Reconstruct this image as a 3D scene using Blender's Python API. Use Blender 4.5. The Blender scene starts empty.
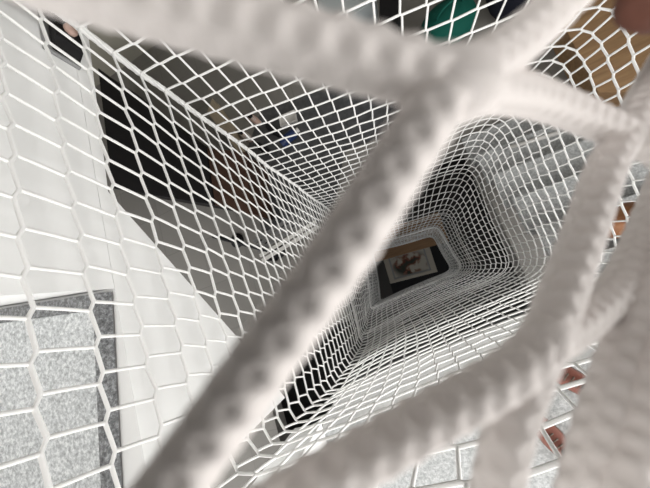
import bpy, bmesh, math, random
from mathutils import Vector, Matrix, noise
random.seed(7)
SC = bpy.context.scene
COL = SC.collection
H = 5.9                                   # camera height above the ground floor

# ------------------------------------------------------------------ camera
F = 280.0; CX, CY = 325.0, 244.0
NAD = (414.0, 270.0); PHI = math.radians(18)
n = Vector((NAD[0]-CX, CY-NAD[1], -F)).normalized()
Zc = -n
hh = Vector((math.cos(PHI), math.sin(PHI), 0)); Xc = (hh - Zc*hh.dot(Zc)).normalized(); Yc = Zc.cross(Xc)
R = Matrix((Xc, Yc, Zc))                  # camera -> world

def at(px, py, d):
    """world point on the viewing ray, d metres below the lens"""
    r = R @ Vector((px-CX, CY-py, -F)); r *= d/-r.z
    return Vector((r.x, r.y, H-d))
def near(px, py, z):
    """world point at z metres in front of the lens"""
    return R @ Vector(((px-CX)/F*z, (CY-py)/F*z, -z)) + Vector((0, 0, H))

cam = bpy.data.cameras.new('camera'); co = bpy.data.objects.new('camera', cam); COL.objects.link(co)
cam.sensor_width = 36; cam.lens = 36*F/650; cam.clip_start = 0.004; cam.clip_end = 100
m4 = R.to_4x4(); m4.translation = Vector((0, 0, H)); co.matrix_world = m4
cam.dof.use_dof = True; cam.dof.focus_distance = .7; cam.dof.aperture_fstop = 7.5
SC.camera = co

# ------------------------------------------------------------------ materials
def mat(name, col, rough=.6, spec=.4, bump=None, speck=None, wood=None, emit=None, metal=0, tiles=None):
    m = bpy.data.materials.new(name); m.use_nodes = True
    nt = m.node_tree; b = nt.nodes['Principled BSDF']
    b.inputs['Base Color'].default_value = (*col, 1); b.inputs['Roughness'].default_value = rough
    b.inputs['Specular IOR Level'].default_value = spec; b.inputs['Metallic'].default_value = metal
    tc = nt.nodes.new('ShaderNodeTexCoord'); L = nt.links.new
    def ramp(src, stops):
        r = nt.nodes.new('ShaderNodeValToRGB'); L(src, r.inputs[0])
        while len(r.color_ramp.elements) < len(stops): r.color_ramp.elements.new(.5)
        for e, (p, c) in zip(r.color_ramp.elements, stops): e.position = p; e.color = (*c, 1)
        return r
    if speck:
        sc, c2, c3 = speck
        nz = nt.nodes.new('ShaderNodeTexNoise'); nz.inputs['Scale'].default_value = sc; nz.inputs['Detail'].default_value = 4
        nz.inputs['Roughness'].default_value = .75
        L(tc.outputs['Object'], nz.inputs['Vector'])
        r = ramp(nz.outputs['Fac'], [(.34, c2), (.5, col), (.64, c3)]); L(r.outputs[0], b.inputs['Base Color'])
    if wood:
        mp = nt.nodes.new('ShaderNodeMapping'); mp.inputs['Scale'].default_value = wood[1]
        L(tc.outputs['Object'], mp.inputs[0])
        nz = nt.nodes.new('ShaderNodeTexNoise'); nz.inputs['Scale'].default_value = 3; nz.inputs['Detail'].default_value = 6
        L(mp.outputs[0], nz.inputs['Vector'])
        r = ramp(nz.outputs['Fac'], [(.3, wood[0]), (.7, col)]); L(r.outputs[0], b.inputs['Base Color'])
    if tiles:
        br = nt.nodes.new('ShaderNodeTexBrick'); br.offset = 0; br.inputs['Scale'].default_value = 1
        br.inputs['Brick Width'].default_value = tiles[0]; br.inputs['Row Height'].default_value = tiles[0]
        br.inputs['Mortar Size'].default_value = .004
        br.inputs['Color1'].default_value = (*col, 1); br.inputs['Color2'].default_value = (*[c*.9 for c in col], 1)
        br.inputs['Mortar'].default_value = (*tiles[1], 1)
        L(tc.outputs['Object'], br.inputs['Vector']); L(br.outputs[0], b.inputs['Base Color'])
    if bump:
        nz = nt.nodes.new('ShaderNodeTexNoise'); nz.inputs['Scale'].default_value = bump[0]; nz.inputs['Detail'].default_value = 3
        L(tc.outputs['Object'], nz.inputs['Vector'])
        bp = nt.nodes.new('ShaderNodeBump'); bp.inputs['Strength'].default_value = bump[1]; bp.inputs['Distance'].default_value = .002
        L(nz.outputs['Fac'], bp.inputs['Height']); L(bp.outputs[0], b.inputs['Normal'])
    return m

M = {}
M['cord'] = mat('white_cord', (.88, .875, .86), .75, .25, bump=(420, .45))
M['braid'] = mat('shaded_braided_cord', (.77, .72, .695), .8, .2, bump=(1500, .35))  # same white cord as the tunnel net, shade worked into the tint
M['plaster'] = mat('white_plaster', (.86, .86, .85), .7, .3, bump=(30, .1))
M['marble'] = mat('grey_marble', (.4, .4, .39), .4, .4, speck=(6, (.34, .34, .34), (.46, .46, .45)))
M['granite'] = mat('grey_granite', (.56, .58, .59), .4, .5, speck=(95, (.3, .315, .32), (.82, .84, .84)))
M['granite_dark'] = mat('dark_granite', (.17, .175, .18), .35, .5, speck=(110, (.06, .06, .065), (.36, .37, .38)))
M['tread'] = mat('stair_granite', (.42, .43, .43), .4, .5, speck=(60, (.28, .29, .29), (.58, .59, .59)))
M['riser'] = mat('dark_riser', (.27, .27, .27), .5, .4)
M['tile'] = mat('grey_tile', (.27, .258, .24), .45, .4, tiles=(.6, (.2, .19, .18)))
M['tile_dark'] = mat('dark_tile', (.085, .087, .092), .4, .45, speck=(8, (.06, .06, .065), (.12, .12, .125)))
M['ground'] = mat('ground_tile', (.055, .053, .05), .5, .4, tiles=(.5, (.03, .03, .03)))
M['olive'] = mat('olive_grey_paint', (.3, .285, .24), .8, .2, bump=(40, .1))
M['wall'] = mat('pale_paint', (.45, .44, .43), .8, .2, bump=(40, .1))
M['beige'] = mat('beige_paint', (.46, .38, .28), .6, .3)
M['trim'] = mat('brown_trim', (.11, .075, .055), .5, .4)
M['black'] = mat('black_lacquer', (.012, .011, .012), .6, .2)
M['blackm'] = mat('black_rubber', (.012, .012, .014), .7, .3)
M['brown'] = mat('dark_brown_wood', (.075, .038, .025), .5, .3, wood=((.045, .022, .015), (1, 9, 9)))
M['oak'] = mat('brown_oak', (.38, .235, .12), .5, .4, wood=((.27, .16, .08), (1.2, 10, 10)))
M['ply'] = mat('brown_board', (.4, .24, .13), .55, .3, wood=((.28, .16, .085), (1.2, 10, 10)))
M['cream'] = mat('cream_frame', (.5, .46, .39), .6, .3)
M['bluegrey'] = mat('blue_grey_panel', (.5, .54, .55), .4, .4)
M['grey'] = mat('grey_plastic', (.3, .3, .3), .5, .4)
M['greym'] = mat('grey_metal', (.3, .3, .3), .35, .5, metal=.6)
M['green'] = mat('green_cloth', (.008, .1, .075), .8, .2, bump=(60, .4))
M['navy'] = mat('navy_cloth', (.013, .014, .024), .8, .2, bump=(60, .4))
M['blue'] = mat('blue_plastic', (.018, .035, .11), .4, .4)
M['whitep'] = mat('white_plastic', (.75, .73, .7), .4, .4)
M['pink'] = mat('pale_pink', (.72, .5, .42), .5, .4)
M['orange'] = mat('orange_plastic', (.55, .2, .1), .5, .4)
M['leather'] = mat('reddish_brown_leather', (.2, .07, .05), .5, .35, speck=(14, (.16, .055, .038), (.24, .09, .062)), bump=(120, .2))
M['tan'] = mat('tan_leather', (.34, .15, .065), .5, .35, speck=(9, (.26, .11, .05), (.4, .18, .08)))
M['skin'] = mat('brown_skin', (.13, .05, .033), .55, .35, bump=(260, .3), speck=(60, (.115, .045, .03), (.145, .057, .04)))
M['nail'] = mat('nail', (.42, .25, .2), .35, .5)
M['glass'] = mat('window_glass', (.9, .95, .95), .05, .5)
M['glass'].node_tree.nodes['Principled BSDF'].inputs['Transmission Weight'].default_value = 1
def art():
    m = mat('painted_canvas', (.6, .57, .5), .7, .2); nt = m.node_tree; L = nt.links.new
    tc = nt.nodes.new('ShaderNodeTexCoord'); b = nt.nodes['Principled BSDF']
    nz = nt.nodes.new('ShaderNodeTexNoise'); nz.inputs['Scale'].default_value = 5.5; nz.inputs['Detail'].default_value = 3
    L(tc.outputs['Object'], nz.inputs['Vector'])
    r = nt.nodes.new('ShaderNodeValToRGB'); L(nz.outputs['Fac'], r.inputs[0])
    st = [(.3, (.03, .04, .03)), (.44, (.06, .06, .05)), (.48, (.17, .05, .035)), (.53, (.27, .17, .12)), (.6, (.5, .47, .41))]
    while len(r.color_ramp.elements) < len(st): r.color_ramp.elements.new(.5)
    for e, (p, c) in zip(r.color_ramp.elements, st): e.position = p; e.color = (*c, 1)
    # flower-like mass in the middle of the sheet, pale ground round it
    gr = nt.nodes.new('ShaderNodeTexGradient'); gr.gradient_type = 'SPHERICAL'
    mp = nt.nodes.new('ShaderNodeMapping'); mp.inputs['Scale'].default_value = (2.3, 3.4, 1)
    L(tc.outputs['Object'], mp.inputs[0]); L(mp.outputs[0], gr.inputs[0])
    mr = nt.nodes.new('ShaderNodeMapRange'); mr.inputs[1].default_value = .05; mr.inputs[2].default_value = .4; L(gr.outputs['Fac'], mr.inputs[0])
    mx = nt.nodes.new('ShaderNodeMixRGB'); mx.inputs[1].default_value = (.5, .47, .41, 1)
    L(mr.outputs[0], mx.inputs[0]); L(r.outputs[0], mx.inputs[2]); L(mx.outputs[0], b.inputs['Base Color'])
    return m
M['art'] = art()

# ------------------------------------------------------------------ mesh helpers
class MB:
    def __init__(s): s.v = []; s.f = []
    def add(s, vs, fs):
        o = len(s.v); s.v += [Vector(v) for v in vs]; s.f += [tuple(i+o for i in f) for f in fs]; return s
    def box(s, a, b):
        (x0, y0, z0), (x1, y1, z1) = [min(p, q) for p, q in zip(a, b)], [max(p, q) for p, q in zip(a, b)]
        return s.add([(x, y, z) for x in (x0, x1) for y in (y0, y1) for z in (z0, z1)],
                     [(0, 1, 3, 2), (4, 6, 7, 5), (0, 4, 5, 1), (2, 3, 7, 6), (0, 2, 6, 4), (1, 5, 7, 3)])
    def prism(s, poly, off):
        """planar polygon swept along a vector"""
        off = Vector(off); k = len(poly); p = [Vector(v) for v in poly]
        return s.add(p + [v+off for v in p], [tuple(range(k))[::-1], tuple(range(k, 2*k))] +
                     [(i, (i+1) % k, k+(i+1) % k, k+i) for i in range(k)])
    def tube(s, pts, r, sides=6, closed=False, caps=True, rf=None):
        pts = [Vector(p) for p in pts]; k = len(pts); vs = []; nrm = None; acc = 0
        for i, p in enumerate(pts):
            a = pts[(i-1) % k] if (closed or i > 0) else p
            b = pts[(i+1) % k] if (closed or i < k-1) else p
            t = (b-a).normalized()
            if nrm is None: nrm = t.orthogonal().normalized()
            nrm = (nrm - t*nrm.dot(t)).normalized(); bi = t.cross(nrm)
            if i: acc += (p-pts[i-1]).length
            for j in range(sides):
                th = 2*math.pi*j/sides
                rr = rf(acc, th, i/(k-1)) if rf else (r[i] if isinstance(r, (list, tuple)) else r)
                vs.append(p + (nrm*math.cos(th)+bi*math.sin(th))*rr)
        fs = []
        for i in range(k if closed else k-1):
            for j in range(sides):
                fs.append((i*sides+j, i*sides+(j+1) % sides, ((i+1) % k)*sides+(j+1) % sides, ((i+1) % k)*sides+j))
        if caps and not closed:
            fs.append(tuple(range(sides))[::-1]); fs.append(tuple((k-1)*sides+j for j in range(sides)))
        return s.add(vs, fs)
    def lathe(s, prof, c=(0, 0, 0), sides=24):
        vs = []; c = Vector(c)
        for r, z in prof:
            for j in range(sides):
                th = 2*math.pi*j/sides; vs.append(c+Vector((r*math.cos(th), r*math.sin(th), z)))
        k = len(prof)
        fs = [(i*sides+j, i*sides+(j+1) % sides, (i+1)*sides+(j+1) % sides, (i+1)*sides+j) for i in range(k-1) for j in range(sides)]
        fs += [tuple(range(sides))[::-1], tuple((k-1)*sides+j for j in range(sides))]
        return s.add(vs, fs)
    def loft(s, rings):
        k = len(rings[0]); vs = [v for r in rings for v in r]
        fs = [(i*k+j, i*k+(j+1) % k, (i+1)*k+(j+1) % k, (i+1)*k+j) for i in range(len(rings)-1) for j in range(k)]
        fs += [tuple(range(k))[::-1], tuple((len(rings)-1)*k+j for j in range(k))]
        return s.add(vs, fs)
    def build(s, name, material, parent=None, smooth=False, bevel=0, sub=0):
        me = bpy.data.meshes.new(name); me.from_pydata(s.v, [], s.f)
        bm = bmesh.new(); bm.from_mesh(me); bmesh.ops.recalc_face_normals(bm, faces=bm.faces); bm.to_mesh(me); bm.free()
        me.materials.append(material)
        if smooth:
            for p in me.polygons: p.use_smooth = True
        o = bpy.data.objects.new(name, me); COL.objects.link(o)
        if bevel:
            b = o.modifiers.new('bevel', 'BEVEL'); b.width = bevel; b.segments = 2; b.limit_method = 'ANGLE'
        if sub:
            b = o.modifiers.new('sub', 'SUBSURF'); b.levels = sub; b.render_levels = sub
        if parent: o.parent = parent
        return o

def tag(o, label=None, cat=None, group=None, kind=None):
    if label: o['label'] = label
    if cat: o['category'] = cat
    if group: o['group'] = group
    if kind: o['kind'] = kind
    return o
def thing(name, loc, label, cat, rz=0, group=None):
    o = bpy.data.objects.new(name, None); COL.objects.link(o); o.empty_display_size = .05
    o.location = loc; o.rotation_euler = (0, 0, rz); return tag(o, label, cat, group)
def struct(name, mb, m, bevel=0): return tag(mb.build(name, m, bevel=bevel), kind='structure')

# ------------------------------------------------------------------ safety net
def lerp_tab(tab, d):
    if d <= tab[0][0]: return Vector((tab[0][1], tab[0][2]))
    for (d0, x0, y0), (d1, x1, y1) in zip(tab, tab[1:]):
        if d <= d1:
            t = (d-d0)/(d1-d0); t = t*t*(3-2*t) if d > 2.6 else t
            return Vector((x0+(x1-x0)*t, y0+(y1-y0)*t))
    return Vector((tab[-1][1], tab[-1][2]))
CA = [(.1, -.62, .92), (2.9, -.62, .92), (3.5, -.56, .66), (4.0, -.56, .55), (5.0, -.56, .54)]
CB = [(.1, .97, .70), (1.0, .96, .68), (1.5, .93, .72), (2.1, .88, .80), (2.75, .79, .73), (3.5, .60, .52), (4.0, .50, .47), (5.0, .50, .46)]
CC = [(.1, .82, -.27), (2.0, .82, -.27), (2.75, .77, -.26), (3.5, .64, -.22), (4.0, .59, -.2), (5.0, .58, -.2)]
CD = [(.1, -.62, -.37), (.65, -.62, -.37), (1.5, -.63, -.485), (2.4, -.66, -.50), (3.0, -.72, -.47), (4.0, -.74, -.33), (5.0, -.72, -.33)]
SIDES = (20, 15, 20, 18)
NU = sum(SIDES)
def ring(d):
    A, B, C_, D = (lerp_tab(t, d) for t in (CA, CB, CC, CD)); cs = (A, B, C_, D); pts = []; bowl = .02+.0*d
    mid = (A+B+C_+D)/4
    for k in range(4):
        p, q = cs[k], cs[(k+1) % 4]; e = q-p; nn = Vector((-e.y, e.x)).normalized()
        if nn.dot(mid-(p+q)/2) < 0: nn = -nn
        for i in range(SIDES[k]):
            t = i/SIDES[k]; pts.append(p+e*t+nn*bowl*4*t*(1-t))
    cb, cc, cd = SIDES[0], SIDES[0]+SIDES[1], SIDES[0]+SIDES[1]+SIDES[2]
    for it in range(6):
        new = list(pts)
        for c, w in ((cb, 3), (cc, 3), (cd, 1), (0, 1)):
            if c == 0 or (c == cd and it > 0): continue
            for i in range(c-w, c+w+1):
                new[i % NU] = pts[i % NU]*.5+(pts[(i-1) % NU]+pts[(i+1) % NU])*.25
        pts = new
    return pts
def net_point(d, i, pts):
    p = pts[i % NU]; v = Vector((p.x, p.y, H-d))
    j = noise.noise_vector(Vector((p.x*2.1, p.y*2.1, d*2.3)))*.012 + noise.noise_vector(v*9)*.006
    return v+j
DR = [.12+.0925*k for k in range(54)]
rows = []
for d in DR:
    pts = ring(d); rows.append([net_point(d, i, pts) for i in range(NU)])
CR = .0043
net = thing('safety_net', (0, 0, H-5.05), 'long white knotted safety net hanging as a square tunnel down the stairwell', 'net')
loc0 = Vector(net.location)
def local(p): return p-loc0
mb = MB(); KR, KL = .0095, .005
nm, npl = [], []
KF = [.35]*SIDES[0]+[.7]*SIDES[1]+[.45]*SIDES[2]+[.95]*SIDES[3]
for _ in range(3): KF = [(KF[i-1]+2*KF[i]+KF[(i+1) % NU])/4 for i in range(NU)]
for k, row in enumerate(rows):
    a = []; b = []
    for i, p in enumerate(row):
        rd = (row[(i+1) % NU]-row[i-1]).normalized()
        q0 = rows[max(k-1, 0)][i]; q1 = rows[min(k+1, len(rows)-1)][i]; ld = (q1-q0).normalized()
        f = KF[i]; a.append(p-rd*KR*f-ld*KL*f); b.append(p+rd*KR*f+ld*KL*f)
    nm.append(a); npl.append(b)
    ch = []
    for i in range(NU): ch += [local(a[i]), local(b[i])]
    mb.tube(ch, CR, 6 if k < 25 else 4, closed=True)
for k in range(len(rows)-1):
    for i in range(NU):
        p, q = npl[k][i], nm[k+1][i]; s = .5*(p+q)+Vector((0, 0, -.003))
        mb.tube([local(p), local(s), local(q)], CR*.9, 6 if k < 25 else 4, caps=False)
mb.build('mesh_panel', M['cord'], net, smooth=True)
def braid(pts, r0, step, sides, k, amp=.1, nst=4):
    """pts: control points -> smooth braided rope"""
    P = [Vector(p) for p in pts]; out = []
    for i in range(len(P)-1):
        p0 = P[max(i-1, 0)]; p1 = P[i]; p2 = P[i+1]; p3 = P[min(i+2, len(P)-1)]
        m = max(2, int((p2-p1).length/step))
        for j in range(m):
            t = j/m
            out.append(.5*((2*p1)+(p2-p0)*t+(2*p0-5*p1+4*p2-p3)*t*t+(3*p1-p0-3*p2+p3)*t**3))
    out.append(P[-1])
    def rf(s, th, f): return r0*(1+amp*math.cos(nst*th)*math.cos(k*s)-.3*amp*math.cos(2*nst*th)+.28*amp*math.cos(3*nst*th+2*k*s)*math.cos(3*k*s))
    return out, rf
pts = [local(rows[k][0]+Vector((-.008, .008, 0))) for k in range(0, 32)]
p, rf = braid(pts, .0105, .006, 10, 2*math.pi/.03, .12, 3)
tag(MB().tube(p, 0, 10, rf=rf).build('corner_rope', M['cord'], net, smooth=True), 'thicker rope along one corner of the net')
for d, nm_ in ((4.0, 'hoop_rope'), (5.02, 'hem_rope')):
    pr = ring(d); MB().tube([local(Vector((q.x, q.y, H-d))) for q in pr], .012, 8, closed=True).build(nm_, M['cord'], net, smooth=True)

# ------------------------------------------------------------------ net stretched right under the lens
mb = MB(); TAU = 2*math.pi
lid = thing('safety_net', near(455, 88, .05), 'thick white braided net cords crossing close up and out of focus', 'net')
l0 = Vector(lid.location)
def cord(ps, r=.0059):
    p, rf = braid([near(*q)-l0 for q in ps], r, .0005, 36, TAU/.0058, .10, 3)
    mb.tube(p, 0, 36, rf=rf)
def knot(px, py, z, r=.0078, e=1.25, ang=0):
    c = near(px, py, z)-l0; ax = (R @ Vector((math.cos(ang), math.sin(ang), 0)))
    vs = []; fs = []; a, b = 16, 20
    up = R @ Vector((0, 0, 1)); sd = up.cross(ax)
    for i in range(a+1):
        th = math.pi*i/a
        for j in range(b):
            ph = TAU*j/b; rr = r*(1+.05*math.cos(6*ph)*math.sin(4*th))
            vs.append(c+ax*rr*e*math.cos(th)+(sd*math.cos(ph)+up*math.sin(ph)*.8)*rr*math.sin(th))
    fs = [(i*b+j, i*b+(j+1) % b, (i+1)*b+(j+1) % b, (i+1)*b+j) for i in range(a) for j in range(b)]
    mb.add(vs, fs)
N1 = (452, 84, .0475); N2 = (626, 136, .09); N3 = (541, 345, .064)
cord([(-200, -150, .046), (0, -42, .044), (140, 0, .043), (310, 46, .044), N1], .0050)
cord([N1, (403, 155, .0445), (346, 244, .0425), (240, 392, .042), (170, 488, .042), (85, 600, .043), (-30, 760, .046)], .0048)
cord([N1, (508, 50, .057), (562, 0, .062), (650, -100, .058), (760, -220, .056)], .0048)
cord([N1, (530, 97, .07), (585, 117, .083), N2], .0048)
cord([N2, (648, 90, .1), (684, 25, .125)], .0048)
cord([N2, (607, 165, .083), (579, 245, .074), (552, 318, .067), N3, (512, 420, .061), (496, 490, .06), (475, 600, .058)], .0048)
cord([N3, (505, 376, .06), (420, 424, .056), (320, 482, .053), (170, 570, .05)], .0050)
cord([N3, (580, 322, .074), (622, 279, .087), (655, 205, .1), (700, 90, .11)], .0048)
cord([(712, 120, .098), (682, 225, .09), (636, 315, .08), (604, 405, .072), (582, 488, .067), (556, 610, .063)], .0048)
cord([(745, 190, .096), (700, 265, .086), (662, 345, .074), (634, 440, .067), (618, 500, .063), (594, 610, .06)], .0050)
cord([N2, (690, 165, .088), (760, 190, .096)], .0048)
knot(*N1[:2], .047, .0064, 1.3, -.25); knot(N2[0], N2[1], .0895, .0058, 1.2, -.2); knot(N3[0], N3[1], .0635, .0058, 1.3, .9)
mb.build('mesh_panel', M['braid'], lid, smooth=True)

# ------------------------------------------------------------------ setting
ZM = H-3.0                                             # middle floor level
X0, X1, Y0, Y1, ZT = -5.0, 3.6, -3.2, 4.4, H+1.7
struct('floor', MB().box((X0, Y0, -.1), (X1, Y1, 0)), M['ground'])
HX0, HX1, HY0, HY1 = -.82, .92, -1.5, 1.0              # stairwell opening in the middle floor
fl = MB()
fl.box((X0, -.3, ZM-.22), (HX0, Y1, ZM)).box((X0, Y0, ZM-.22), (-2.0, -.3, ZM)).box((-2.0, Y0, ZM-.22), (HX0, HY0, ZM)).box((HX1+.9, Y0, ZM-.22), (X1, Y1, ZM)).box((HX0, HY1, ZM-.22), (HX1+.9, Y1, ZM)).box((HX0, Y0, ZM-.22), (HX1+.9, HY0, ZM))
fl.box((HX1-.02, HY0, ZM-.22), (HX1+.9, HY1, ZM))
struct('floor_middle', fl, M['tile'])
def wall(name, a, b, holes, axis, m):
    """box wall along an axis with rectangular window holes (u0,u1,z0,z1)"""
    w = MB(); i = 0 if axis == 'x' else 1
    us = sorted({a[i], b[i], *[h for q in holes for h in q[:2]]}); zs = sorted({a[2], b[2], *[h for q in holes for h in q[2:]]})
    for u0, u1 in zip(us, us[1:]):
        for z0, z1 in zip(zs, zs[1:]):
            if any(q[0] <= (u0+u1)/2 <= q[1] and q[2] <= (z0+z1)/2 <= q[3] for q in holes): continue
            p, q = list(a), list(b); p[i], q[i] = u0, u1; p[2], q[2] = z0, z1; w.box(p, q)
    return struct(name, w, m)
UZ0, UZ1 = H-1.6, H+.2
WR = (-2.9, -.6, UZ0, UZ1); WF = (-4.4, .9, UZ0, UZ1); WL = (-2.2, 1.4, ZM+.9, ZM+2.2)
WG = (-1.6, 1.6, .9, 2.2)
wall('wall_back', (X0, Y1, 0), (X1, Y1+.15, ZT), [], 'x', M['olive'])
wall('wall_front', (X0, Y0-.15, 0), (X1, Y0, ZT), [WF, WG], 'x', M['wall'])
wall('wall_left', (X0-.15, Y0-.15, 0), (X0, Y1+.15, ZT), [WL], 'y', M['wall'])
wall('wall_right', (X1, Y0-.15, 0), (X1+.15, Y1+.15, ZT), [WR], 'y', M['wall'])
struct('ceiling', MB().box((X0-.15, Y0-.15, ZT), (X1+.15, Y1+.15, ZT+.12)), M['wall'])
def window(name, lo, hi, axis):
    o = thing(name, lo, None, None); o['kind'] = 'structure'; f = MB(); g = MB(); L = Vector(lo)
    a, b = Vector(lo), Vector(hi); i = 0 if axis == 'x' else 1; t = .05
    def bx(u0, u1, z0, z1, th=.06):
        p, q = a.copy(), b.copy(); p[i], q[i] = u0, u1; p[2], q[2] = z0, z1
        j = 1-i; c = (a[j]+b[j])/2; p[j], q[j] = c-th/2, c+th/2; f.box(p-L, q-L)
    bx(a[i], b[i], a[2], a[2]+t); bx(a[i], b[i], b[2]-t, b[2])
    for u in (a[i]+t/2, (a[i]+b[i])/2, b[i]-t/2): bx(u-t/2, u+t/2, a[2]+t, b[2]-t)
    f.build('window_frame', M['whitep'], o)
    p, q = a.copy(), b.copy(); j = 1-i; cc = (a[j]+b[j])/2; p[j], q[j] = cc-.003, cc+.003
    p[i] += t; q[i] -= t; p.z += t; q.z -= t
    g.box(p-L, q-L); g.build('window_pane', M['glass'], o)
    return o
window('window_1', (X1, WR[0], UZ0), (X1+.15, WR[1], UZ1), 'y')
window('window_2', (WF[0], Y0-.15, UZ0), (WF[1], Y0, UZ1), 'x')
window('fill_window_ground', (WG[0], Y0-.15, WG[2]), (WG[1], Y0, WG[3]), 'x')  # unseen opening added for the ground floor fill light
window('window_3', (X0-.15, WL[0], WL[2]), (X0, WL[1], WL[3]), 'y')
# upper storey: granite-topped stair head and white stair side beside the net
pr = [(1.75, .537), (-.36, .537), (-.36, 1.2), (-.03, .97), (.48, .565), (1.75, .625)]
sw = thing('stair_wall', (-.77, .3, H-.6), 'white plastered stair side wall with a slanted lower edge left of the net', 'wall')
MB().prism([(-.72+.77, y-.3, .6-d) for y, d in pr], (-1.3, 0, 0)).build('wall_panel', M['plaster'], sw)
ge = [at(98, 293, .5), at(0, 309, .5)]; gv = (ge[1]-ge[0]).normalized(); pe = ge[0]+gv*-.03+Vector((0, .012, 0)); pf_ = ge[0]+gv*1.25+Vector((0, .012, 0))
MB().prism([(x+.77, y-.3, .064) for x, y in ((-.72, pe.y), (-.72, 1.75), (pf_.x, 1.75), (pf_.x, pf_.y))], (0, 0, .52)).build('parapet', M['plaster'], sw)
gs = thing('granite_step', (-1.2, -.2, H-.53), 'grey speckled granite step with dark edge strips beside the white stair wall', 'step')
gq = [at(98, 293, .5), at(107, 488, .5)+(at(107, 488, .5)-at(98, 293, .5))*.9]; gl = at(0, 309, .5)
u = (gq[1]-gq[0]).normalized(); v = (gl-gq[0]).normalized(); o_ = Vector((-1.2, -.2, H-.53))
def gp(a, b, z): q = gq[0]+u*a+v*b-o_; return Vector((q.x, q.y, z))
MB().prism([gp(.04, .02, 0), gp(.75, .02, 0), gp(.75, 1.2, 0), gp(.04, 1.2, 0)], (0, 0, .028)).build('step_slab', M['granite'], gs, bevel=.002)
MB().prism([gp(0, 0, -.004), gp(.75, 0, -.004), gp(.75, .02, -.004), gp(0, .02, -.004)], (0, 0, .034)).build('edge_strip', M['granite_dark'], gs)
MB().prism([gp(0, .02, -.004), gp(.04, .02, -.004), gp(.04, 1.2, -.004), gp(0, 1.2, -.004)], (0, 0, .034)).build('edge_strip', M['granite_dark'], gs)
tag(MB().box((-.04, -.975, -.76), (.11, -.855, .95)).build('end_post', M['plaster'], sw, bevel=.004), 'square white post at the lower end')
# half landing and the flight going down on the right
ZL = H-1.95
ld = thing('stair_landing', (0, -1.2, ZL-.16), 'pale stair landing with granite top across the near side of the net', 'landing')
c = Vector((0, -1.2, ZL-.16))
ea, eb, ec = at(340, 389, 1.95), at(545, 307, 1.95), at(296, 480, 1.95)
ed = (ec-ea).normalized(); P0 = ea+ed*.34; P1 = ea+ed*1.9
e = [(ea.x, ea.y), (eb.x, eb.y), (1.66, eb.y-.02), (1.66, -2.6), (P1.x, -2.6), (P0.x, P0.y)]
def flat(ps, z): return [(x, y+1.2, z) for x, y in ps]
MB().prism(flat(e, 0), (0, 0, .13)).build('landing_slab', M['tile_dark'], ld)
f = [(P0.x, P0.y), (eb.x, eb.y-.32), (1.66, eb.y-.34)]
MB().prism(flat(f+[e[3], e[4]], .13), (0, 0, .03)).build('landing_top', M['tread'], ld)
MB().prism(flat(e[:3]+f[::-1], .13), (0, 0, .03)).build('edge_slab', M['marble'], ld)
stf = thing('stair_flight', (1.2, .2, ZM), 'flight of grey granite stair treads on the right of the net', 'stairs')
z = ZL; y = -.50; k = 0
while z-.165 > ZM+.02:
    z -= .165; zl = z-ZM
    MB().box((-.33, y-.2-.03, zl-.03), (.55, y-.2+.265, zl)).build('tread', M['tread'], stf, bevel=.003)
    MB().box((-.32, y-.2+.215, zl-.165), (.54, y-.2+.235, zl-.03)).build('riser', M['riser'], stf)
    y += .26; k += 1

# ------------------------------------------------------------------ middle floor furniture
def on(px, py, d): return at(px, py, d)
def quad_box(name, px4, d, h, m, label, cat, top=None, parent=None):
    """box-like piece whose top face has four given corners, standing on the floor"""
    q = [at(x, y, d) for x, y in px4]; c = sum(q, Vector())/len(q); c.z = c.z-h
    o = thing(name, c, label, cat); return o, [v-c for v in q]
# low black cabinet
o, q = quad_box('low_cabinet', [(112, 188), (214, 205), (206, 150), (98, 68)], 2.5, .5, None, 'long low black cabinet standing on the grey floor left of the net', 'cabinet')
qb = [Vector((v.x, v.y, 0)) for v in q]
MB().prism([v*.97 for v in qb], (0, 0, .46)).build('body', M['black'], o, bevel=.004)
MB().prism([v+Vector((0, 0, .46)) for v in qb], (0, 0, .04)).build('top', M['black'], o, bevel=.004)
o, q = quad_box('wooden_chest', [(215, 205), (251, 214), (245, 152), (207, 148)], 2.5, .5, None, 'dark brown wooden chest at the end of the low black cabinet', 'chest')
qb = [Vector((v.x, v.y, 0)) for v in q]
MB().prism([v*.96 for v in qb], (0, 0, .46)).build('body', M['brown'], o, bevel=.004)
MB().prism([v+Vector((0, 0, .46)) for v in qb], (0, 0, .04)).build('lid', M['brown'], o, bevel=.004)
# dark mat in front of the opening
q = [on(x, y, 2.992) for x, y in [(262, 232), (330, 222), (334, 205), (345, 150), (430, 120), (425, 92), (330, 88), (262, 108), (246, 152)]]
c = sum(q, Vector())/len(q); c.z = ZM
mt = thing('floor_mat', c, 'large dark grey floor mat around the far corner of the stairwell opening', 'mat')
MB().prism([(v.x-c.x, v.y-c.y, 0) for v in q], (0, 0, .008)).build('mat_sheet', M['tile_dark'], mt)

def box_thing(name, px4, d, h, body, top, label, cat, tt=.03, inset=.97):
    """piece standing on the middle floor whose top has four given corners"""
    o, q = quad_box(name, px4, d, h, None, label, cat); qb = [Vector((v.x, v.y, 0)) for v in q]
    MB().prism([v*inset for v in qb], (0, 0, h-tt)).build('body', body, o, bevel=.004)
    MB().prism([v+Vector((0, 0, h-tt)) for v in qb], (0, 0, tt)).build('top', top, o, bevel=.004)
    return o, qb
o, qb = box_thing('beige_bench', [(207, 112), (245, 162), (229, 122), (212, 98)], 2.86, .14, M['beige'], M['beige'], 'low beige wooden bench behind the shoes and bottle left of the net corner', 'bench')
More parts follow.
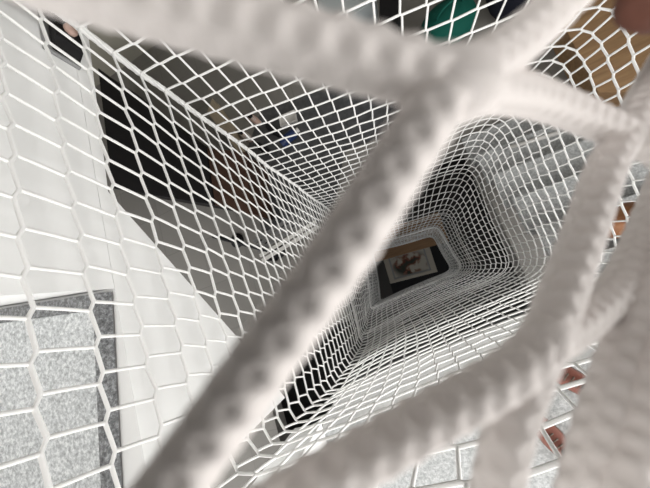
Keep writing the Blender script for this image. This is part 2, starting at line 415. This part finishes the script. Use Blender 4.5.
# slatted shoe rack with a dark rail
p0, p1 = on(262, 262, 2.7), on(318, 228, 2.7)
ax = p1-p0; L = ax.length; rz = math.atan2(ax.y, ax.x)
rk = thing('shoe_rack', (p0.x, p0.y, ZM), 'low grey slatted shoe rack beside the stairwell opening', 'rack', rz)
for yy in (0, .06, .12, .18, .24): MB().box((0, yy, .27), (L, yy+.035, .29)).build('slat', M['whitep'] if yy < .1 else M['greym'], rk)
for xx in (0.02, L-.05):
    for yy in (.005, .24): MB().box((xx, yy, 0), (xx+.03, yy+.03, .27)).build('leg', M['blackm'], rk)
p0, p1 = on(212, 236, 2.6), on(266, 250, 2.6); ax = p1-p0
br = thing('floor_bar', (p0.x, p0.y, ZM), 'black metal bar on feet standing on the grey floor left of the shoe rack', 'bar', math.atan2(ax.y, ax.x))
MB().tube([(0, 0, .38), (ax.length, 0, .38)], .022, 10).build('rail', M['blackm'], br, smooth=True)
for xx in (.06, ax.length-.06):
    MB().tube([(xx, 0, .37), (xx, 0, .03)], .014, 8).build('post', M['blackm'], br, smooth=True)
    MB().lathe([(.09, 0), (.09, .015), (.03, .03)], (xx, 0, 0)).build('foot', M['blackm'], br, smooth=True)
# footwear
def shoe(name, loc, rz, m, sole, label, size=.27, group=None):
    o = thing(name, loc, label, 'shoe', rz, group); L = size; W = L*.19
    def outline(t):                                     # half width along the length
        return W*(.72+.28*math.sin(math.pi*min(1, t*1.15)))*(1 if .06 < t < .92 else .62) if t < .96 else W*.38
    rings_ = []; N = 14
    for i in range(N+1):
        t = i/N; w = outline(t); h = (.085 if t < .42 else .085-.045*(t-.42)/.3 if t < .72 else .04-.02*(t-.72)/.28)*L/.27
        rings_.append([Vector((t*L-L/2, w*math.cos(a), .018+max(0, math.sin(a))*h)) for a in [TAU*j/16 for j in range(16)]])
    MB().loft(rings_).build('upper', m, o, smooth=True)
    s = [(t/12*L-L/2, outline(t/12)*1.04) for t in range(13)]
    MB().prism([(x, w, 0) for x, w in s]+[(x, -w, 0) for x, w in s[::-1]], (0, 0, .02)).build('sole', sole, o)
    op = MB(); op.lathe([(.034, 0), (.036, .006), (.028, .008)], (0, 0, 0), 16)
    q = op.build('opening', M['blackm'], o, smooth=True); q.location = (-L*.24, 0, .098*L/.27); q.scale = (1.45, .85, 1)
    if True:
        la = MB()
        for k in range(3): la.tube([(L*(-.02+.07*k), -.022, (.097-.014*k)*L/.27), (L*(-.0+.07*k), 0, (.106-.014*k)*L/.27), (L*(-.02+.07*k), .022, (.097-.014*k)*L/.27)], .004, 6)
        la.build('laces', sole, o, smooth=True)
    return o
def g(px, py, d=3.0, z=None):
    p = at(px, py, d); return (p.x, p.y, H-d if z is None else z)
v = Vector(g(252, 118))-Vector(g(240, 136)); sa = math.atan2(v.y, v.x)-math.pi/2
shoe('white_shoe', g(247, 137), sa, M['whitep'], M['pink'], 'white shoe nearest the beige bench on the middle floor', .22)
shoe('pink_shoe', g(256, 121), sa, M['pink'], M['whitep'], 'pale pink shoe behind the white shoe by the beige bench', .22)
shoe('black_shoe', g(265, 150), sa, M['blackm'], M['blackm'], 'black shoe nearest the net corner rope, beside the white shoe', .22)
shoe('black_shoe', g(275, 132), sa, M['blackm'], M['blackm'], 'black shoe between the pink shoe and the blue bottle', .22)
# blue bottle lying, white tray
p0, p1 = Vector(g(284, 146)), Vector(g(299, 143))
bt = thing('water_bottle', (p0.x, p0.y, ZM+.012), 'blue plastic bottle lying on the dark mat behind the net', 'bottle', .25)
B = MB().lathe([(.055, 0), (.06, .01), (.06, .19), (.045, .215), (.025, .225)], sides=20).build('bottle_body', M['blue'], bt, smooth=True)
B.rotation_euler = (0, math.pi/2, 0); B.location = (0, 0, .06)
B = MB().lathe([(.03, .225), (.03, .26), (.026, .265)], sides=16).build('cap', M['whitep'], bt, smooth=True)
B.rotation_euler = (0, math.pi/2, 0); B.location = (0, 0, .06)
c = g(289, 120); tr = thing('tray', (c[0], c[1], ZM+.008), 'small white rectangular tray on the dark mat above the blue bottle', 'tray', -.1)
MB().prism([(x, y, 0) for x, y in ((-.11, -.07), (.11, -.07), (.11, .07), (-.11, .07))], (0, 0, .012)).build('tray_base', M['whitep'], tr, bevel=.004)
rim = MB()
for a, b in (((-.11, -.07, .012), (.11, -.06, .04)), ((-.11, .06, .012), (.11, .07, .04)), ((-.11, -.06, .012), (-.1, .06, .04)), ((.1, -.06, .012), (.11, .06, .04))): rim.box(a, b)
rim.build('rim', M['whitep'], tr)
# far side of the middle floor: pale cabinet, black block for the dark door gap, green and navy bags
o, qb = box_thing('pale_cabinet', [(318, 22), (352, 16), (376, -2), (372, -40), (318, -40)], 2.3, .7, M['bluegrey'], M['bluegrey'], 'pale blue-grey low cabinet against the far wall above the thick cord', 'cabinet')
o, qb = box_thing('dark_gap_block', [(379, 36), (398, 32), (400, -30), (380, -30)], 2.2, .8, M['black'], M['black'], 'narrow black block for the dark door gap between the pale cabinet and the green bag', 'cabinet')
def bag(name, loc, rx, ry, rz_, m, label, cat='bag', ang=0, seed=0, handle=True):
    o = thing(name, loc, label, cat, ang); rs = []
    for i in range(11):
        t = i/10; k = math.sin(math.pi*min(.97, .12+.86*t))**.45; ring_ = []
        for j in range(24):
            a = TAU*j/24; w = 1+.13*noise.noise(Vector((math.cos(a)*1.6+seed, math.sin(a)*1.6, t*2.2)))
            ring_.append(Vector((rx*k*w*math.cos(a), ry*k*w*math.sin(a), rz_*t)))
        rs.append(ring_)
    MB().loft(rs).build('bag_body', m, o, smooth=True, sub=1)
    if handle:
        MB().tube([(-rx*.45*math.cos(math.pi*i/10)*1, 0, rz_*.93+.1*math.sin(math.pi*i/10)) for i in range(11)], .012, 8).build('handle', m, o, smooth=True)
    return o
bag('cloth_bag', g(446, 36, 3.0), .30, .22, .32, M['green'], 'dark green cloth bag slumped on the floor at the far side of the net', ang=.2)
bag('backpack', g(512, 8, 3.0), .24, .3, .4, M['navy'], 'navy backpack lying right of the green cloth bag', ang=.5, seed=4)
# brown wooden cabinet at the right
o, qb = box_thing('wooden_cabinet', [(558, 14), (598, 92), (660, 92), (700, 20), (640, -60)], 2.75, .25, M['oak'], M['oak'], 'low light brown wooden cabinet at the top right beyond the stairs', 'cabinet')
a_, b_ = at(508, 148, 2.757), at(558, 133, 2.757)
rod = thing('white_rod', ((a_.x+b_.x)/2, (a_.y+b_.y)/2, H-2.757), 'thin white rod lying across a stair tread on the right', 'rod', math.atan2(b_.y-a_.y, b_.x-a_.x))
hl = (b_-a_).length/2
MB().tube([(-hl, 0, 0), (hl, 0, 0)], .018, 12).build('tube', M['whitep'], rod, smooth=True)
for sx in (-1, 1): MB().tube([(sx*hl, 0, 0), (sx*(hl+.02), 0, 0)], .0175, 12).build('end_cap', M['grey'], rod, smooth=True)
# black wall lamp on the white stair wall
p = at(52, 42, .4975)
wl = thing('wall_lamp', (-.72, p.y, p.z), 'small black wall lamp with a pale pink bulb on the white stair wall', 'lamp')
MB().box((0, -.085, -.045), (.012, .085, .045)).build('back_plate', M['grey'], wl, bevel=.002)
MB().prism([(.012, -.08, -.04), (.05, -.06, -.032), (.05, .06, -.032), (.012, .08, -.04)], (0, 0, .07)).build('shade', M['black'], wl, bevel=.004)
MB().lathe([(.006, 0), (.014, .006), (.017, .016), (.013, .028), (.004, .033)], sides=16).build('bulb', M['pink'], wl, smooth=True).location = (.056, -.012, -.015)
# things on the landing
zl = ZL
def onl(px, py): p = at(px, py, H-zl-0); return (p.x, p.y, zl)
shoe('leather_shoe', onl(566, 376), 2.3, M['leather'], M['trim'], 'reddish-brown leather shoe on the granite landing nearer the stair edge', .3)
shoe('leather_shoe', onl(549, 434), 2.0, M['leather'], M['trim'], 'reddish-brown leather shoe on the granite landing in front of the other', .3)
# tan bag on the right flight side
bag('leather_bag', (1.25, -.105, ZL-.33), .17, .10, .3, M['tan'], 'orange-brown leather bag standing on the stair treads at the right', ang=0, seed=2)
# framed picture and board on the ground floor
def gr(px, py): p = at(px, py, H); return Vector((p.x, p.y, 0))
art4 = [gr(390.7, 258.8), gr(423.5, 249), gr(428.6, 269.4), gr(394.8, 277.6)]
c = sum(art4, Vector())/4; ex = (art4[1]-art4[0]+art4[2]-art4[3]).normalized(); rz = math.atan2(ex.y, ex.x)
w = ((art4[1]-art4[0]).length+(art4[2]-art4[3]).length)/4; h = ((art4[0]-art4[3]).length+(art4[1]-art4[2]).length)/4
pf = thing('framed_picture', (c.x, c.y, .0), 'painted picture of dark red blooms in a cream frame below the net', 'picture', rz)
def frame(wi, hi, wo, ho, z0, z1):
    m = MB(); m.box((-wo, hi, z0), (wo, ho, z1)).box((-wo, -ho, z0), (wo, -hi, z1)).box((-wo, -hi, z0), (-wi, hi, z1)).box((wi, -hi, z0), (wo, hi, z1)); return m
MB().box((-w, -h, .01), (w, h, .03)).build('canvas', M['art'], pf)
frame(w, h, w+.03, h+.03, .01, .045).build('inner_frame', M['grey'], pf, bevel=.003)
frame(w+.03, h+.03, w+.13, h+.09, .01, .05).build('outer_frame', M['cream'], pf, bevel=.004)
fm = thing('black_mat', (c.x+.08, c.y-.05, 0), 'black floor mat under the framed picture at the bottom of the net', 'mat', rz)
MB().box((-w-.22, -h-.42, 0), (w+.45, h+.095, .01)).build('mat_sheet', M['blackm'], fm)
b4 = [gr(372, 249), gr(436, 229), gr(437, 244), gr(383, 260)]; c2 = sum(b4, Vector())/4
bd = thing('wooden_bench', (c2.x, c2.y, 0), 'brown wooden bench beside the framed picture at the bottom of the net', 'bench', rz)
MB().box((-.75, -.17, .27), (.75, .42, .3)).build('seat', M['ply'], bd, bevel=.004)
for sx in (-.62, .62): MB().box((sx-.02, .04, 0), (sx+.02, .4, .27)).build('leg', M['ply'], bd)

# ------------------------------------------------------------------ hand of the photographer at the top right
def skinned(name, chains, m, parent, sub=2):
    me = bpy.data.meshes.new(name); vs = []; es = []; rs = []
    for ch, at_ in chains:
        o0 = len(vs)
        for i, (p, r) in enumerate(ch):
            vs.append(p); rs.append(r)
            if i: es.append((o0+i-1, o0+i))
            elif at_ is not None: es.append((at_, o0))
    me.from_pydata(vs, es, []); o = bpy.data.objects.new(name, me); COL.objects.link(o)
    sk = o.modifiers.new('skin', 'SKIN'); sk.use_smooth_shade = True
    for v, r in zip(me.skin_vertices[0].data, rs): v.radius = (r, r*.92) if isinstance(r, float) else r
    me.skin_vertices[0].data[0].use_root = True
    s = o.modifiers.new('sub', 'SUBSURF'); s.levels = s.render_levels = sub
    me.materials.append(m); o.parent = parent; return o
HZ = .078
hb = near(900, -120, .115)
hand = thing('person', hb, 'hand of a person, brown fingertip reaching into the top right corner', 'person')
def hp(px, py, z): return near(px, py, z)-hb
wrist = [(hp(1130, -260, .15), .026), (hp(1010, -190, .13), .027), (hp(930, -140, .118), (.034, .02)), (hp(860, -120, .11), (.037, .017)), (hp(800, -100, .106), (.036, .014))]
chains = [(wrist, None)]
chains.append(([(hp(770, -50, .098), .0095), (hp(712, -20, .084), .0092), (hp(678, 0, .074), .0086), (hp(650, 0, .068), .0078), (hp(638, 1, .0665), .0062)], 4))
chains.append(([(hp(750, -110, .1), .0098), (hp(690, -105, .088), .0095), (hp(640, -85, .08), .0088), (hp(612, -75, .075), .0075)], 4))
chains.append(([(hp(750, -170, .104), .0094), (hp(690, -180, .093), .009), (hp(645, -165, .085), .0083), (hp(620, -155, .08), .007)], 4))
chains.append(([(hp(765, -225, .11), .0085), (hp(710, -245, .1), .008), (hp(675, -240, .094), .0073), (hp(655, -232, .09), .006)], 4))
chains.append(([(hp(925, -60, .112), .013), (hp(880, 10, .1), .0115), (hp(820, 50, .09), .0105), (hp(780, 60, .085), .0085)], 2))
skinned('hand', chains, M['skin'], hand)

phn = thing('phone', near(325, 244, -.006), 'unseen black phone just above the net, added to shade the near cords', 'phone')  # out of view, put in to keep overhead light off the near cords
def pv(x, y, z): return R @ Vector((x, y, z))
rr = []
for q in (0, .0012, .0068, .008):
    k = .0012 if q in (0, .008) else 0; ring_ = []
    for sx, sy in ((1, 1), (-1, 1), (-1, -1), (1, -1)):
        a0 = {(1, 1): 0, (-1, 1): 90, (-1, -1): 180, (1, -1): 270}[(sx, sy)]
        for t in range(7):
            a = math.radians(a0+15*t); ring_.append(pv(-.042+sx*.068+(.010-k)*math.cos(a), -.012+sy*.027+(.010-k)*math.sin(a), q+.001))
    rr.append(ring_)
MB().loft(rr).build('phone_body', M['black'], phn)
# ------------------------------------------------------------------ light
def area(name, loc, tgt, sx, sy, e, col=(1, 1, 1)):
    l = bpy.data.lights.new(name, 'AREA'); l.shape = 'RECTANGLE'; l.size = sx; l.size_y = sy; l.energy = e; l.color = col
    o = bpy.data.objects.new(name, l); COL.objects.link(o); o.location = loc
    o.rotation_euler = (Vector(tgt)-Vector(loc)).to_track_quat('-Z', 'Y').to_euler()
zc = (UZ0+UZ1)/2
area('window_light_right', (X1-.03, (WR[0]+WR[1])/2, zc), (0, (WR[0]+WR[1])/2, zc+.3), WR[1]-WR[0], UZ1-UZ0, 145, (1, .99, .97))
area('window_light_front', ((WF[0]+WF[1])/2, Y0+.03, zc), ((WF[0]+WF[1])/2, 0, zc+.3), WF[1]-WF[0], UZ1-UZ0, 150, (1, .99, .97))
area('window_light_left', (X0+.03, (WL[0]+WL[1])/2, (WL[2]+WL[3])/2), (0, 0, ZM), WL[1]-WL[0], WL[3]-WL[2], 25)
area('ground_fill_light', ((WG[0]+WG[1])/2, Y0+.03, (WG[2]+WG[3])/2), (0, 0, .4), WG[1]-WG[0], WG[3]-WG[2], 20)  # fill added to lift the picture and bench out of the dark
cl = thing('fill_lamp', (-.85, .05, ZT-.05), 'unseen square white fill lamp added above the net and the granite step', 'lamp')  # unseen lamp added to brighten the granite step
MB().box((-.32, -.32, 0), (.32, .32, .05)).build('lamp_frame', M['whitep'], cl, bevel=.004)
MB().box((-.3, -.3, -.008), (.3, .3, 0)).build('diffuser', M['whitep'], cl)
area('fill_lamp_light', (-.85, .05, ZT-.075), (-.85, .0501, 0), .58, .58, 15, (1, .98, .95))
W = bpy.data.worlds.new('world'); SC.world = W; W.use_nodes = True
W.node_tree.nodes['Background'].inputs[0].default_value = (.9, .95, 1, 1); W.node_tree.nodes['Background'].inputs[1].default_value = .4
vs = SC.view_settings; vs.view_transform = 'Standard'; vs.look = 'None'; vs.exposure = .3; vs.gamma = 1; vs.use_curve_mapping = False
